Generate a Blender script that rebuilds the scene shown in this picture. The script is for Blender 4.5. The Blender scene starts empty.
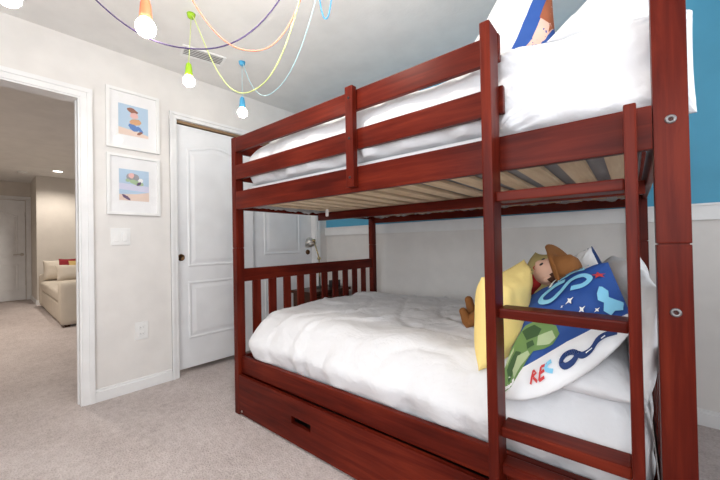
import bpy, bmesh, math, random
from mathutils import Vector, Matrix, noise, geometry
random.seed(7)
SC = bpy.context.scene
COL = SC.collection
PI = math.pi

# ------------------------------------------------------------------ materials
def new_mat(name):
    m = bpy.data.materials.new(name); m.use_nodes = True
    nt = m.node_tree; b = nt.nodes['Principled BSDF']
    return m, nt, b

def N(nt, kind, **kw):
    n = nt.nodes.new(kind)
    for k, v in kw.items(): setattr(n, k, v)
    return n

def coords(nt, scale=(1, 1, 1)):
    tc = N(nt, 'ShaderNodeTexCoord'); mp = N(nt, 'ShaderNodeMapping')
    mp.inputs['Scale'].default_value = scale
    nt.links.new(tc.outputs['Object'], mp.inputs['Vector'])
    return mp.outputs['Vector']

def ramp(nt, fac, stops):
    r = N(nt, 'ShaderNodeValToRGB')
    e = r.color_ramp.elements
    while len(e) < len(stops): e.new(0.5)
    for i, (p, c) in enumerate(stops):
        e[i].position = p; e[i].color = (*c, 1)
    nt.links.new(fac, r.inputs['Fac'])
    return r.outputs['Color']

def bump(nt, b, h, strength, dist):
    bp = N(nt, 'ShaderNodeBump'); bp.inputs['Strength'].default_value = strength
    bp.inputs['Distance'].default_value = dist
    nt.links.new(h, bp.inputs['Height']); nt.links.new(bp.outputs['Normal'], b.inputs['Normal'])

def plain(name, col, rough=.5, metal=0, bumps=None, coat=0):
    """one colour with a slight mottling and an optional fine bump"""
    m, nt, b = new_mat(name)
    v = coords(nt)
    n = N(nt, 'ShaderNodeTexNoise'); n.inputs['Scale'].default_value = 6; n.inputs['Detail'].default_value = 4
    nt.links.new(v, n.inputs['Vector'])
    c0 = tuple(max(0, x * .97) for x in col); c1 = tuple(min(1, x * 1.03) for x in col)
    nt.links.new(ramp(nt, n.outputs['Fac'], [(.35, c0), (.65, c1)]), b.inputs['Base Color'])
    b.inputs['Roughness'].default_value = rough; b.inputs['Metallic'].default_value = metal
    b.inputs['Coat Weight'].default_value = coat
    if bumps:
        n2 = N(nt, 'ShaderNodeTexNoise'); n2.inputs['Scale'].default_value = bumps[0]; n2.inputs['Detail'].default_value = 3
        nt.links.new(v, n2.inputs['Vector']); bump(nt, b, n2.outputs['Fac'], bumps[1], bumps[2])
    return m

def wood(name, axis, dark, mid, light, rough=.36, coat=.03):
    m, nt, b = new_mat(name)
    sc = [26, 26, 26]; sc[axis] = 1.6
    v = coords(nt, sc)
    n = N(nt, 'ShaderNodeTexNoise'); n.inputs['Scale'].default_value = 1.5
    n.inputs['Detail'].default_value = 7; n.inputs['Roughness'].default_value = .62; n.inputs['Distortion'].default_value = .5
    nt.links.new(v, n.inputs['Vector'])
    sc2 = [3.2, 3.2, 3.2]; sc2[axis] = .9
    v2 = coords(nt, sc2)
    n2 = N(nt, 'ShaderNodeTexNoise'); n2.inputs['Scale'].default_value = 2.2; n2.inputs['Detail'].default_value = 2
    nt.links.new(v2, n2.inputs['Vector'])
    mx = N(nt, 'ShaderNodeMath', operation='MULTIPLY_ADD')
    nt.links.new(n.outputs['Fac'], mx.inputs[0]); mx.inputs[1].default_value = .55
    mm = N(nt, 'ShaderNodeMath', operation='MULTIPLY'); mm.inputs[1].default_value = .45
    nt.links.new(n2.outputs['Fac'], mm.inputs[0]); nt.links.new(mm.outputs[0], mx.inputs[2])
    nt.links.new(ramp(nt, mx.outputs[0], [(.36, dark), (.5, mid), (.64, light)]), b.inputs['Base Color'])
    b.inputs['Roughness'].default_value = rough
    b.inputs['Specular IOR Level'].default_value = .09
    b.inputs['Coat Weight'].default_value = coat; b.inputs['Coat Roughness'].default_value = .18
    bump(nt, b, n.outputs['Fac'], .08, .002)
    return m

CH = dict(dark=(.052, .0042, .0022), mid=(.098, .0094, .0044), light=(.155, .0185, .008))
WX, WY, WZ = [wood('cherry_wood_' + a, i, **CH) for i, a in enumerate(('long', 'cross', 'upright'))]
PINE = wood('pine_slat_wood', 1, (.62, .46, .30), (.74, .58, .40), (.82, .67, .49), rough=.6, coat=0)
DARKWOOD = wood('nightstand_wood', 0, (.035, .015, .010), (.06, .026, .017), (.09, .04, .025), rough=.3)
WALL = plain('painted_wall', (.80, .775, .75), .75, bumps=(160, .12, .002))
BLUE = plain('blue_wall_paint', (.10, .40, .60), .7, bumps=(160, .15, .002))
CEIL = plain('ceiling_paint', (.86, .85, .83), .9, bumps=(60, .25, .004))
TRIM = plain('white_trim_paint', (.86, .86, .86), .35)
DOORW = plain('white_door_paint', (.85, .86, .88), .4)
HALLW = plain('hall_wall_paint', (.72, .67, .61), .8, bumps=(160, .12, .002))
PLAST = plain('white_plastic', (.87, .87, .86), .35)
TRACK = plain('closet_track_brown', (.30, .19, .10), .5)
DARK = plain('closet_dark', (.05, .04, .04), .9)
BRONZE = plain('bronze_metal', (.13, .07, .035), .35, .9)
CHROME = plain('brushed_nickel', (.62, .60, .57), .28, 1)
BRASS = plain('polished_brass', (.62, .50, .28), .22, 1)
BLACK = plain('black_plastic', (.015, .015, .017), .4)
GREYNET = plain('grey_mattress_netting', (.30, .30, .32), .95, bumps=(300, .3, .002))
SOFA = plain('cream_upholstery', (.66, .59, .50), .9, bumps=(220, .3, .003))
REDF = plain('red_cushion_cloth', (.30, .02, .03), .9, bumps=(200, .2, .002))
GOLDF = plain('gold_cushion_cloth', (.60, .42, .16), .9, bumps=(200, .2, .002))
YELLOW = plain('pale_yellow_cloth', (.95, .73, .27), .85, bumps=(18, .35, .012))
OLIVE = plain('olive_gold_cloth', (.47, .37, .15), .85, bumps=(30, .3, .008))
NAVY = plain('royal_blue_print', (.022, .085, .34), .75)
NAVYD = plain('deep_navy_print', (.012, .04, .16), .75)
LBLUE = plain('light_blue_print', (.25, .62, .85), .75)
PRED = plain('red_print', (.62, .05, .05), .75)
GREEN = plain('green_print', (.16, .30, .10), .75)
GREEND = plain('dark_green_print', (.045, .11, .04), .75)
GREENL = plain('pale_green_print', (.46, .58, .34), .75)
PWHITE = plain('white_print', (.88, .88, .89), .75)
PEACH = plain('peach_print', (.80, .50, .40), .75)
RUSSET = plain('russet_print', (.36, .10, .04), .75)
SKIN = plain('doll_cloth_skin', (.80, .50, .38), .85)
DBROWN = plain('doll_brown_felt', (.26, .10, .025), .9, bumps=(150, .3, .003))
DHAIR = plain('doll_dark_brown_yarn', (.07, .025, .012), .9, bumps=(80, .5, .005))
DRED = plain('doll_red_cloth', (.55, .03, .03), .9)
DBLUE = plain('doll_denim_cloth', (.05, .10, .28), .9)

def bedding(name, col, s1=5.0, a1=.5):
    m, nt, b = new_mat(name)
    v = coords(nt, (1, 1, 1))
    n = N(nt, 'ShaderNodeTexNoise'); n.inputs['Scale'].default_value = s1; n.inputs['Detail'].default_value = 5
    n.inputs['Distortion'].default_value = 1.2
    nt.links.new(v, n.inputs['Vector'])
    n3 = N(nt, 'ShaderNodeTexNoise'); n3.inputs['Scale'].default_value = 22; n3.inputs['Detail'].default_value = 3
    nt.links.new(v, n3.inputs['Vector'])
    ad = N(nt, 'ShaderNodeMath', operation='MULTIPLY_ADD')
    nt.links.new(n3.outputs['Fac'], ad.inputs[0]); ad.inputs[1].default_value = .25
    nt.links.new(n.outputs['Fac'], ad.inputs[2])
    b.inputs['Base Color'].default_value = (*col, 1); b.inputs['Roughness'].default_value = .85
    b.inputs['Sheen Weight'].default_value = .1
    bump(nt, b, ad.outputs[0], a1, .03)
    return m
LINEN = bedding('white_linen', (.77, .77, .79))
SHEET = bedding('white_sheet', (.84, .83, .84), 9, .4)

def carpet():
    m, nt, b = new_mat('beige_carpet')
    v = coords(nt)
    n = N(nt, 'ShaderNodeTexNoise'); n.inputs['Scale'].default_value = 3.5; n.inputs['Detail'].default_value = 5; n.inputs['Roughness'].default_value = .6
    nt.links.new(v, n.inputs['Vector'])
    f = N(nt, 'ShaderNodeTexNoise'); f.inputs['Scale'].default_value = 110; f.inputs['Detail'].default_value = 4
    nt.links.new(v, f.inputs['Vector'])
    g = N(nt, 'ShaderNodeTexNoise'); g.inputs['Scale'].default_value = 28; g.inputs['Detail'].default_value = 4
    nt.links.new(v, g.inputs['Vector'])
    a = N(nt, 'ShaderNodeMath', operation='MULTIPLY_ADD'); a.inputs[1].default_value = .45
    nt.links.new(f.outputs['Fac'], a.inputs[0])
    h = N(nt, 'ShaderNodeMath', operation='MULTIPLY'); h.inputs[1].default_value = .35
    nt.links.new(n.outputs['Fac'], h.inputs[0])
    h2 = N(nt, 'ShaderNodeMath', operation='MULTIPLY_ADD'); h2.inputs[1].default_value = .3
    nt.links.new(g.outputs['Fac'], h2.inputs[0]); nt.links.new(h.outputs[0], h2.inputs[2])
    nt.links.new(h2.outputs[0], a.inputs[2])
    nt.links.new(ramp(nt, a.outputs[0], [(.40, (.46, .395, .375)), (.55, (.60, .525, .505)), (.68, (.69, .62, .60))]), b.inputs['Base Color'])
    b.inputs['Roughness'].default_value = 1
    b.inputs['Specular IOR Level'].default_value = .1
    bump(nt, b, f.outputs['Fac'], .8, .012)
    return m
CARPET = carpet()

def emis(name, col, s):
    m, nt, b = new_mat(name)
    b.inputs['Base Color'].default_value = (*col, 1)
    b.inputs['Emission Color'].default_value = (*col, 1); b.inputs['Emission Strength'].default_value = s
    return m
BULB = emis('lit_bulb_glass', (1, .90, .78), 24)
BULB_ADDED = emis('added_bulb_glow', (1, .90, .79), 240)  # much stronger glow, only for the added bulb out of view
CANLIGHT = emis('lit_downlight_lens', (1, .93, .84), 9)

def glass(name):
    m = bpy.data.materials.new(name); m.use_nodes = True; nt = m.node_tree
    nt.nodes.clear()
    o = N(nt, 'ShaderNodeOutputMaterial'); mix = N(nt, 'ShaderNodeMixShader')
    t = N(nt, 'ShaderNodeBsdfTransparent'); g = N(nt, 'ShaderNodeBsdfGlossy'); g.inputs['Roughness'].default_value = .02
    fr = N(nt, 'ShaderNodeFresnel'); fr.inputs['IOR'].default_value = 1.45
    nt.links.new(fr.outputs[0], mix.inputs[0]); nt.links.new(t.outputs[0], mix.inputs[1]); nt.links.new(g.outputs[0], mix.inputs[2])
    nt.links.new(mix.outputs[0], o.inputs['Surface'])
    return m
GLASS = glass('picture_glass')

# ------------------------------------------------------------------ mesh helpers
def link_mesh(name, bm, mats, parent=None, smooth=False, kind=None):
    bmesh.ops.recalc_face_normals(bm, faces=bm.faces)
    me = bpy.data.meshes.new(name); bm.to_mesh(me); bm.free()
    for m in (mats if isinstance(mats, (list, tuple)) else [mats]): me.materials.append(m)
    if smooth:
        for p in me.polygons: p.use_smooth = True
    o = bpy.data.objects.new(name, me); COL.objects.link(o)
    if parent is not None: o.parent = parent
    if kind: o['kind'] = kind
    return o

def box(bm, x0, x1, y0, y1, z0, z1, bev=0.0, seg=2):
    b2 = bmesh.new()
    bmesh.ops.create_cube(b2, size=1)
    for v in b2.verts:
        v.co = Vector(((x0 + x1) / 2 + v.co.x * (x1 - x0), (y0 + y1) / 2 + v.co.y * (y1 - y0), (z0 + z1) / 2 + v.co.z * (z1 - z0)))
    if bev: bmesh.ops.bevel(b2, geom=list(b2.edges), offset=bev, segments=seg, affect='EDGES', profile=.7)
    merge(bm, b2)
    return bm

def merge(bm, b2, mat=None, M=None):
    mp = {}
    for v in b2.verts: mp[v] = bm.verts.new(M @ v.co if M else v.co)
    for f in b2.faces:
        try:
            nf = bm.faces.new([mp[v] for v in f.verts]); nf.smooth = f.smooth
            nf.material_index = f.material_index if mat is None else mat
        except ValueError: pass
    b2.free()

def bx(*a, **k): return box(bmesh.new(), *a, **k)

def lathe(bm, prof, seg=24, M=None, mat=0):
    M = M or Matrix()
    rings = []
    for r, z in prof:
        if r < 1e-5: rings.append([bm.verts.new(M @ Vector((0, 0, z)))])
        else: rings.append([bm.verts.new(M @ Vector((r * math.cos(2 * PI * i / seg), r * math.sin(2 * PI * i / seg), z))) for i in range(seg)])
    for a, b in zip(rings, rings[1:]):
        for i in range(seg):
            j = (i + 1) % seg
            if len(a) == 1 and len(b) == 1: continue
            if len(a) == 1: f = bm.faces.new((a[0], b[i], b[j]))
            elif len(b) == 1: f = bm.faces.new((a[i], b[0], a[j]))
            else: f = bm.faces.new((a[i], b[i], b[j], a[j]))
            f.smooth = True; f.material_index = mat
    return bm

def tube(bm, pts, r, seg=8, closed=False, mat=0):
    pts = [Vector(p) for p in pts]; n = len(pts); rings = []
    up = Vector((0, 0, 1)); prev = None
    for i, p in enumerate(pts):
        a = pts[i - 1] if i > 0 else pts[i]; b = pts[i + 1] if i < n - 1 else pts[i]
        t = (b - a).normalized()
        if prev is None:
            x = t.cross(up)
            if x.length < .1: x = t.cross(Vector((1, 0, 0)))
        else: x = prev - t * prev.dot(t)
        x.normalize(); prev = x; y = t.cross(x)
        rr = r[i] if isinstance(r, (list, tuple)) else r
        rings.append([bm.verts.new(p + x * rr * math.cos(2 * PI * k / seg) + y * rr * math.sin(2 * PI * k / seg)) for k in range(seg)])
    for a, b in zip(rings, rings[1:]):
        for k in range(seg):
            j = (k + 1) % seg
            f = bm.faces.new((a[k], a[j], b[j], b[k])); f.smooth = True; f.material_index = mat
    for ring in (rings[0], rings[-1]):
        try: bm.faces.new(ring).material_index = mat
        except ValueError: pass
    return bm

def sweep_rect(bm, outline, prof):
    """molding: closed outline of (y,z) points on plane x=0; prof = list of (inset, height)"""
    def inset(poly, d):
        n = len(poly); out = []
        for i in range(n):
            p0, p1, p2 = poly[i - 1], poly[i], poly[(i + 1) % n]
            e1 = (Vector(p1) - Vector(p0)).normalized(); e2 = (Vector(p2) - Vector(p1)).normalized()
            n1 = Vector((-e1.y, e1.x)); n2 = Vector((-e2.y, e2.x))
            m = (n1 + n2)
            m = m / max(.2, m.dot(n1)) if m.length > 1e-6 else n1
            out.append(Vector(p1) + m * d)
        return out
    rings = [[bm.verts.new((h, q.x, q.y)) for q in inset(outline, d)] for d, h in prof]
    n = len(outline)
    for a, b in zip(rings, rings[1:]):
        for i in range(n):
            j = (i + 1) % n
            bm.faces.new((a[i], a[j], b[j], b[i]))
    c = rings[-1]
    bm.faces.new(c)
    return bm

def fbm(p, o=4): return noise.fractal(Vector(p), 1.0, 2.0, o)

def rounded_block(x0, x1, y0, y1, z0, z1, rx, ry, rz, n=(40, 30, 12), disp=None, flat=1.0):
    """box with soft elliptical edges, subdivided, optional displacement fn(p, normal) -> vector"""
    bm = bmesh.new(); c = Vector(((x0 + x1) / 2, (y0 + y1) / 2, (z0 + z1) / 2)); h = Vector(((x1 - x0) / 2, (y1 - y0) / 2, (z1 - z0) / 2))
    R = Vector((rx, ry, rz))
    verts = {}
    def vert(i, j, k):
        key = (i, j, k)
        if key in verts: return verts[key]
        q = Vector((-h.x + 2 * h.x * i / n[0], -h.y + 2 * h.y * j / n[1], -h.z + 2 * h.z * k / n[2]))
        inner = Vector([max(-(h[a] - R[a]), min(h[a] - R[a], q[a])) for a in range(3)])
        d = Vector([(q[a] - inner[a]) / R[a] for a in range(3)])
        nrm = d.copy()
        L = d.length
        if L > 1e-6:
            # push onto the ellipsoid corner
            m = max(abs(d.x), abs(d.y), abs(d.z))
            d = d / L * m if L > 0 else d
        p = inner + Vector([d[a] * R[a] for a in range(3)])
        nn = Vector([nrm[a] / R[a] for a in range(3)])
        nn = nn.normalized() if nn.length > 1e-6 else Vector((0, 0, 1))
        if p.z < 0 and flat != 1.0:
            # lower edge stays tight: only a short rounding below the middle
            k = min(1.0, max(0.0, 1 - (-h.z - p.z) / (-R.z))) if False else 0
        p = p + c
        if disp: p = p + disp(p, nn)
        verts[key] = bm.verts.new(p); return verts[key]
    def face(*ks):
        f = bm.faces.new([vert(*k) for k in ks]); f.smooth = True
    for i in range(n[0]):
        for j in range(n[1]):
            for k in (0, n[2]): face((i, j, k), (i + 1, j, k), (i + 1, j + 1, k), (i, j + 1, k))
    for i in range(n[0]):
        for k in range(n[2]):
            for j in (0, n[1]): face((i, j, k), (i + 1, j, k), (i + 1, j, k + 1), (i, j, k + 1))
    for j in range(n[1]):
        for k in range(n[2]):
            for i in (0, n[0]): face((i, j, k), (i, j + 1, k), (i, j + 1, k + 1), (i, j, k + 1))
    return bm

def stroke(pts, w):
    """2D stroke -> list of quads"""
    out = []
    pts = [Vector(p) for p in pts]
    L = []
    for i, p in enumerate(pts):
        a = pts[max(0, i - 1)]; b = pts[min(len(pts) - 1, i + 1)]
        t = (b - a).normalized(); nn = Vector((-t.y, t.x)) * w / 2
        L.append((p + nn, p - nn))
    for (a, b), (c, d) in zip(L, L[1:]): out.append([a, c, d, b])
    return out

def smooth2(pts, k=5):
    """Catmull-Rom in 2D"""
    P = [Vector(p) for p in pts]; out = []
    for i in range(len(P) - 1):
        p0 = P[max(0, i - 1)]; p1 = P[i]; p2 = P[i + 1]; p3 = P[min(len(P) - 1, i + 2)]
        for q in range(k):
            t = q / k
            out.append(.5 * ((2 * p1) + (p2 - p0) * t + (2 * p0 - 5 * p1 + 4 * p2 - p3) * t * t + (3 * p1 - p0 - 3 * p2 + p3) * t ** 3))
    out.append(P[-1]); return out

def star(c, r, n=4, r2=.35):
    return [(c[0] + (r if i % 2 == 0 else r * r2) * math.cos(PI * i / n + .4), c[1] + (r if i % 2 == 0 else r * r2) * math.sin(PI * i / n + .4)) for i in range(2 * n)]

def pillow_bm(c, T, n=36, seed=0, wr=.006, pinch=.07, pw=.6, patches=(), e=4, pinch_low=None, back_mat=0, low_mat=None):
    """c: four corners BL BR TR TL; the front is the side the normal (BR-BL)x(TL-BL) points to"""
    BL, BR, TR, TL = [Vector(p) for p in c]
    nn = (BR - BL + TR - TL).cross(TL - BL + TR - BR).normalized()
    def base(u, v):
        uu = u * (1 - pinch * (1 - v * v)); vv = v * (1 - (pinch_low if (pinch_low is not None and v < 0) else pinch) * (1 - u * u))
        s, t = (uu + 1) / 2, (vv + 1) / 2
        p = BL * ((1 - s) * (1 - t)) + BR * (s * (1 - t)) + TR * (s * t) + TL * ((1 - s) * t)
        h = max(0.0, (1 - abs(u) ** e) * (1 - abs(v) ** e)) ** pw
        return p, h
    def front(u, v, off=0.0):
        p, h = base(u, v)
        w = fbm((p.x * 6 + seed, p.y * 6, p.z * 6), 3) * wr * 2.2 + abs(noise.noise(Vector((p.x * 14 + seed, p.y * 14, p.z * 14)))) * wr
        # gathers running in from the corners
        rad = min(1.0, max(0.0, (abs(u) + abs(v) - 1.05)))
        w += math.sin(math.atan2(abs(v) - 1.1, abs(u) - 1.1) * 26) * wr * .8 * rad
        return p + nn * (T * h + w * min(1, h * 2) + off)
    def back(u, v):
        p, h = base(u, v)
        return p - nn * (T * h * .9)
    bm = bmesh.new()
    F, B = {}, {}
    for i in range(n + 1):
        for j in range(n + 1):
            u = math.sin((-1 + 2 * i / n) * PI / 2); v = math.sin((-1 + 2 * j / n) * PI / 2)
            F[i, j] = bm.verts.new(front(u, v))
            B[i, j] = F[i, j] if i in (0, n) or j in (0, n) else bm.verts.new(back(u, v))
    for i in range(n):
        for j in range(n):
            for D in (F, B):
                vs = [D[i, j], D[i + 1, j], D[i + 1, j + 1], D[i, j + 1]]
                try:
                    f = bm.faces.new(vs if D is F else vs[::-1]); f.smooth = True
                    if D is B: f.material_index = back_mat
                    elif low_mat is not None and j < n * .24: f.material_index = low_mat
                except ValueError: pass
    for k, (poly, mi) in enumerate(patches):
        b2 = bmesh.new()
        f = b2.faces.new([b2.verts.new((p[0], p[1], 0)) for p in poly])
        bmesh.ops.triangulate(b2, faces=[f])
        for _ in range(6):
            es = [e_ for e_ in b2.edges if e_.calc_length() > .09]
            if not es: break
            bmesh.ops.subdivide_edges(b2, edges=es, cuts=1)
            bmesh.ops.triangulate(b2, faces=b2.faces[:])
        for vv in b2.verts:
            vv.co = front(max(-.985, min(.985, vv.co.x)), max(-.985, min(.985, vv.co.y)), .0018 + .0005 * min(k, 16))
        for f in b2.faces: f.smooth = True
        merge(bm, b2, mat=mi)
    return bm

def rebase(o):
    """origin at the base centre of the thing"""
    vs = [v.co for v in o.data.vertices]
    c = Vector(((min(v.x for v in vs) + max(v.x for v in vs)) / 2, (min(v.y for v in vs) + max(v.y for v in vs)) / 2, min(v.z for v in vs)))
    o.data.transform(Matrix.Translation(-c)); o.location = o.location + c
    return o

def tag(o, label, cat, group=None):
    o['label'] = label; o['category'] = cat
    if group: o['group'] = group
    return o

def thing(name, label, cat, loc=(0, 0, 0), rz=0, group=None):
    o = bpy.data.objects.new(name, None); COL.objects.link(o)
    o.location = loc; o.rotation_euler = (0, 0, rz); o.empty_display_size = .1
    return tag(o, label, cat, group)

def struct(name, bm, m, smooth=False): return link_mesh(name, bm, m, None, smooth, 'structure')

# ------------------------------------------------------------------ bed frame of reference
X0, YF, TH = .8604, -1.5889, .0377
BW = Matrix.Translation((X0, YF, 0)) @ Matrix.Rotation(TH, 4, 'Z')
def bw(s, t, z): return BW @ Vector((s, t, z))

# ------------------------------------------------------------------ setting
HC = 2.421; RX = 3.7; RY = -3.9
bm = bx(-8.2, RX + .1, RY - .1, .1, -.05, 0); box(bm, -8.2, -.12, .1, 1.6, -.05, 0)
struct('floor', bm, CARPET)
struct('ceiling', bx(-.098, RX + .1, RY - .1, .1, HC, HC + .08), CEIL)
struct('ceiling_hall', bx(-8.2, -.10, RY - .1, 1.6, HC - .015, HC + .08), CEIL)
# left wall with the hall doorway and the closet opening
DY0, DY1, DZ = -3.02, -2.190, 2.035
CY0, CY1, CZ = -1.602, -.155, 2.05
bm = bmesh.new()
for (a, b, z0, z1) in [(RY, DY0, 0, HC), (DY0, DY1, DZ, HC), (DY1, CY0, 0, HC), (CY0, CY1, CZ, HC), (CY1, .02, 0, HC)]:
    box(bm, -.112, 0, a, b, z0, z1)
struct('wall_left', bm, WALL)
struct('wall_closet', bx(-.62, -.60, -1.75, .1, 0, HC - .02), DARK)
# back wall: blue above the rail, pale below
bm = bx(-.115, RX, 0, .1, 1.17, HC); struct('wall_back', bm, BLUE)
struct('wall_back_lower', bx(-.115, RX, 0, .1, 0, 1.17), WALL)
bm = bx(.0, RX, -.022, 0, 1.126, 1.208, .003); box(bm, .0, RX, -.03, 0, 1.204, 1.217, .003)
struct('trim_1', bm, TRIM)
# wall to the right and wall behind the camera, each with a window, the rear one added for light
WR = (-3.3, -1.3, .85, 2.15); WF = (1.5, 3.45, .8, 2.2)
bm = bmesh.new()
for (a, b, z0, z1) in [(RY, WR[0], 0, HC), (WR[1], .1, 0, HC), (WR[0], WR[1], 0, WR[2]), (WR[0], WR[1], WR[3], HC)]: box(bm, RX, RX + .1, a, b, z0, z1)
struct('wall_right', bm, WALL)
bm = bmesh.new()
for (a, b, z0, z1) in [(-.115, WF[0], 0, HC), (WF[1], RX, 0, HC), (WF[0], WF[1], 0, WF[2]), (WF[0], WF[1], WF[3], HC)]: box(bm, a, b, RY - .1, RY, z0, z1)
struct('wall_front', bm, WALL)
bm = bmesh.new()
for y in (WR[0], (WR[0] + WR[1]) / 2 - .02, WR[1] - .04): box(bm, RX + .02, RX + .07, y, y + .04, WR[2], WR[3])
for z in (WR[2], 1.48, WR[3] - .04): box(bm, RX + .02, RX + .07, WR[0], WR[1], z, z + .04)
struct('window_1', bm, TRIM)
bm = bmesh.new()
for x in (WF[0], (WF[0] + WF[1]) / 2 - .02, WF[1] - .04): box(bm, x, x + .04, RY - .07, RY - .02, WF[2], WF[3])
for z in (WF[2], 1.48, WF[3] - .04): box(bm, WF[0], WF[1], RY - .07, RY - .02, z, z + .04)
struct('window_front_added', bm, TRIM)  # added window, unseen, lets light onto the bed's front

# baseboards
def base_prof(x0, x1, y0, y1, h=.085):
    bm = bx(x0, x1, y0, y1, 0, h * .8, .002)
    if abs(x1 - x0) < abs(y1 - y0): box(bm, x0, x0 + (x1 - x0) * .6, y0, y1, h * .78, h, .002)
    else: box(bm, x0, x1, y1 - (y1 - y0) * .6, y1, h * .78, h, .002)
    return bm
struct('baseboard_left', base_prof(0, .016, -2.128, -1.652), TRIM)
struct('baseboard_back', base_prof(0.02, RX, -.016, 0, .088), TRIM)

# casings
def casing(y0, y1, ztop, w, x=0, sgn=1):
    """casing around an opening between y0 and y1, standing on plane x"""
    bm = bmesh.new()
    def b(a, c, z0, z1, d0, d1, bev=.003): box(bm, min(x + sgn * d0, x + sgn * d1), max(x + sgn * d0, x + sgn * d1), a, c, z0, z1, bev)
    for (a, c) in ((y0 - w, y0), (y1, y1 + w)):
        b(a, c, 0, ztop, 0, .012)
        if a < y0: b(a, a + w * .45, 0, ztop + w * .55, .0, .02)
        else: b(c - w * .45, c, 0, ztop + w * .55, .0, .02)
    b(y0 - w * .55, y1 + w * .55, ztop, ztop + w * .56, 0, .012); b(y0 - w, y1 + w, ztop + w * .55, ztop + w, .0, .02)
    return bm
bm = casing(DY0, DY1, DZ, .064)
for (a, c, z0, z1) in ((DY1, DY1 + .001, 0, DZ), (DY0 - .001, DY0, 0, DZ)): pass
box(bm, -.118, .004, DY1 - .01, DY1, 0, DZ - .01, .001); box(bm, -.118, .004, DY0, DY0 + .01, 0, DZ - .01, .001); box(bm, -.118, .004, DY0, DY1, DZ - .01, DZ, .001)
box(bm, -.075, -.045, DY1 - .017, DY1 - .009, 0, DZ - .012, .002)
d1 = struct('door_1', bm, TRIM)
bm = bx(-.03, -.006, DY1 - .0125, DY1 - .0095, .88, .945, .001)
link_mesh('strike_plate', bm, CHROME, d1)
bm = casing(CY0, CY1, CZ, .048)
box(bm, -.115, .003, CY0 - .001, CY0 + .008, 0, CZ, .001); box(bm, -.115, .003, CY1 - .008, CY1 + .001, 0, CZ, .001)
struct('trim_2', bm, TRIM)
bm = bx(-.105, -.02, CY0 + .008, CY1 - .008, CZ - .02, CZ, .001)
struct('trim_3', bm, TRACK)

def leaf(name, x, y0, y1, z0, z1, th, pan, sgn=1, mat=DOORW):
    """two-panel door leaf with an arched upper panel; the face looks toward +x"""
    bm = bx(x - th, x, y0, y1, z0, z1, .003)
    def arch(a, c, zb, zt, rise):
        pts = [(a, zb), (c, zb), (c, zt)]
        for k in range(1, 12):
            t = k / 12; s = .5 - .5 * math.cos(PI * 2 * t)
            pts.append((c + (a - c) * t, zt + rise * s))
        pts.append((a, zt)); return pts
    prof = [(0, .0005), (.006, .0055), (.016, .006), (.024, .001), (.034, .001), (.06, .006)]
    for (a, c, zb, zt, rise) in pan:
        b2 = bmesh.new(); sweep_rect(b2, arch(a, c, zb, zt, rise), prof)
        merge(bm, b2, M=Matrix.Translation((x, 0, 0)))
    return struct(name, bm, mat)

def cup_pull(parent, x, y, z):
    M = Matrix.Translation((x, y, z)) @ Matrix.Rotation(PI / 2, 4, 'Y')
    bm = lathe(bmesh.new(), [(0, .003), (.018, .003), (.021, .007), (.026, .007), (.028, .002), (.028, 0), (0, 0)], 24, M)
    return link_mesh('door_pull', bm, BRONZE, parent, True)
l1 = leaf('door_2', -.032, CY0 + .01, -.914, .045, 2.022, .034, [(-1.51, -1.005, .277, .747, 0), (-1.51, -1.005, .866, 1.842, .05)])
cup_pull(l1, -.032, -1.562, .945)
l2 = leaf('door_3', -.07, -.94, CY1 - .01, .045, 2.022, .034, [(-.775, -.325, .277, .747, 0), (-.775, -.325, .935, 1.842, .05)])
cup_pull(l2, -.07, -.222, .945)

# hall beyond the doorway
HX = -5.75; HDX = -6.85; HY = -1.965
struct('wall_hall', bx(HX - .1, HX, HY, 1.5, 0, HC - .015), HALLW)
struct('wall_hall_side', bx(HDX - .1, HX - .1, HY, HY + .1, 0, HC - .015), HALLW)
struct('wall_hall_end', bx(HDX - .1, HDX, RY, HY, 0, HC - .015), HALLW)
struct('wall_hall_near', bx(HDX, -.115, RY - .1, RY, 0, HC - .015), HALLW)
struct('wall_hall_far', bx(HX, -.115, 1.5, 1.6, 0, HC - .015), HALLW)
hd = leaf('door_4', HDX + .03, -2.78, -2.052, .01, 2.03, .03, [(-2.68, -2.155, .2, .74, 0), (-2.68, -2.155, .88, 1.72, .1)], mat=DOORW)
bm = casing(-2.79, -2.04, 2.04, .075, HDX)
struct('trim_4', bm, TRIM)
M = Matrix.Translation((HDX + .03, -2.1, .93)) @ Matrix.Rotation(PI / 2, 4, 'Y')
bm = lathe(bmesh.new(), [(0, .012), (.026, .012), (.03, .006), (.03, 0), (0, 0)], 20, M)
tube(bm, [(HDX + .03, -2.1, .93), (HDX + .085, -2.1, .93), (HDX + .085, -2.13, .932), (HDX + .08, -2.225, .928)], .010, 10)
link_mesh('door_handle', bm, CHROME, hd, True)
for z in (.35, 1.75):
    link_mesh('hinge', bx(HDX + .03, HDX + .045, -2.058, -2.044, z - .045, z + .045, .002), CHROME, hd)
struct('baseboard_hall', base_prof(HX, HX + .016, HY, 1.5), TRIM)
struct('baseboard_hall_side', base_prof(HDX + .02, HX, HY - .016, HY), TRIM)
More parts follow.
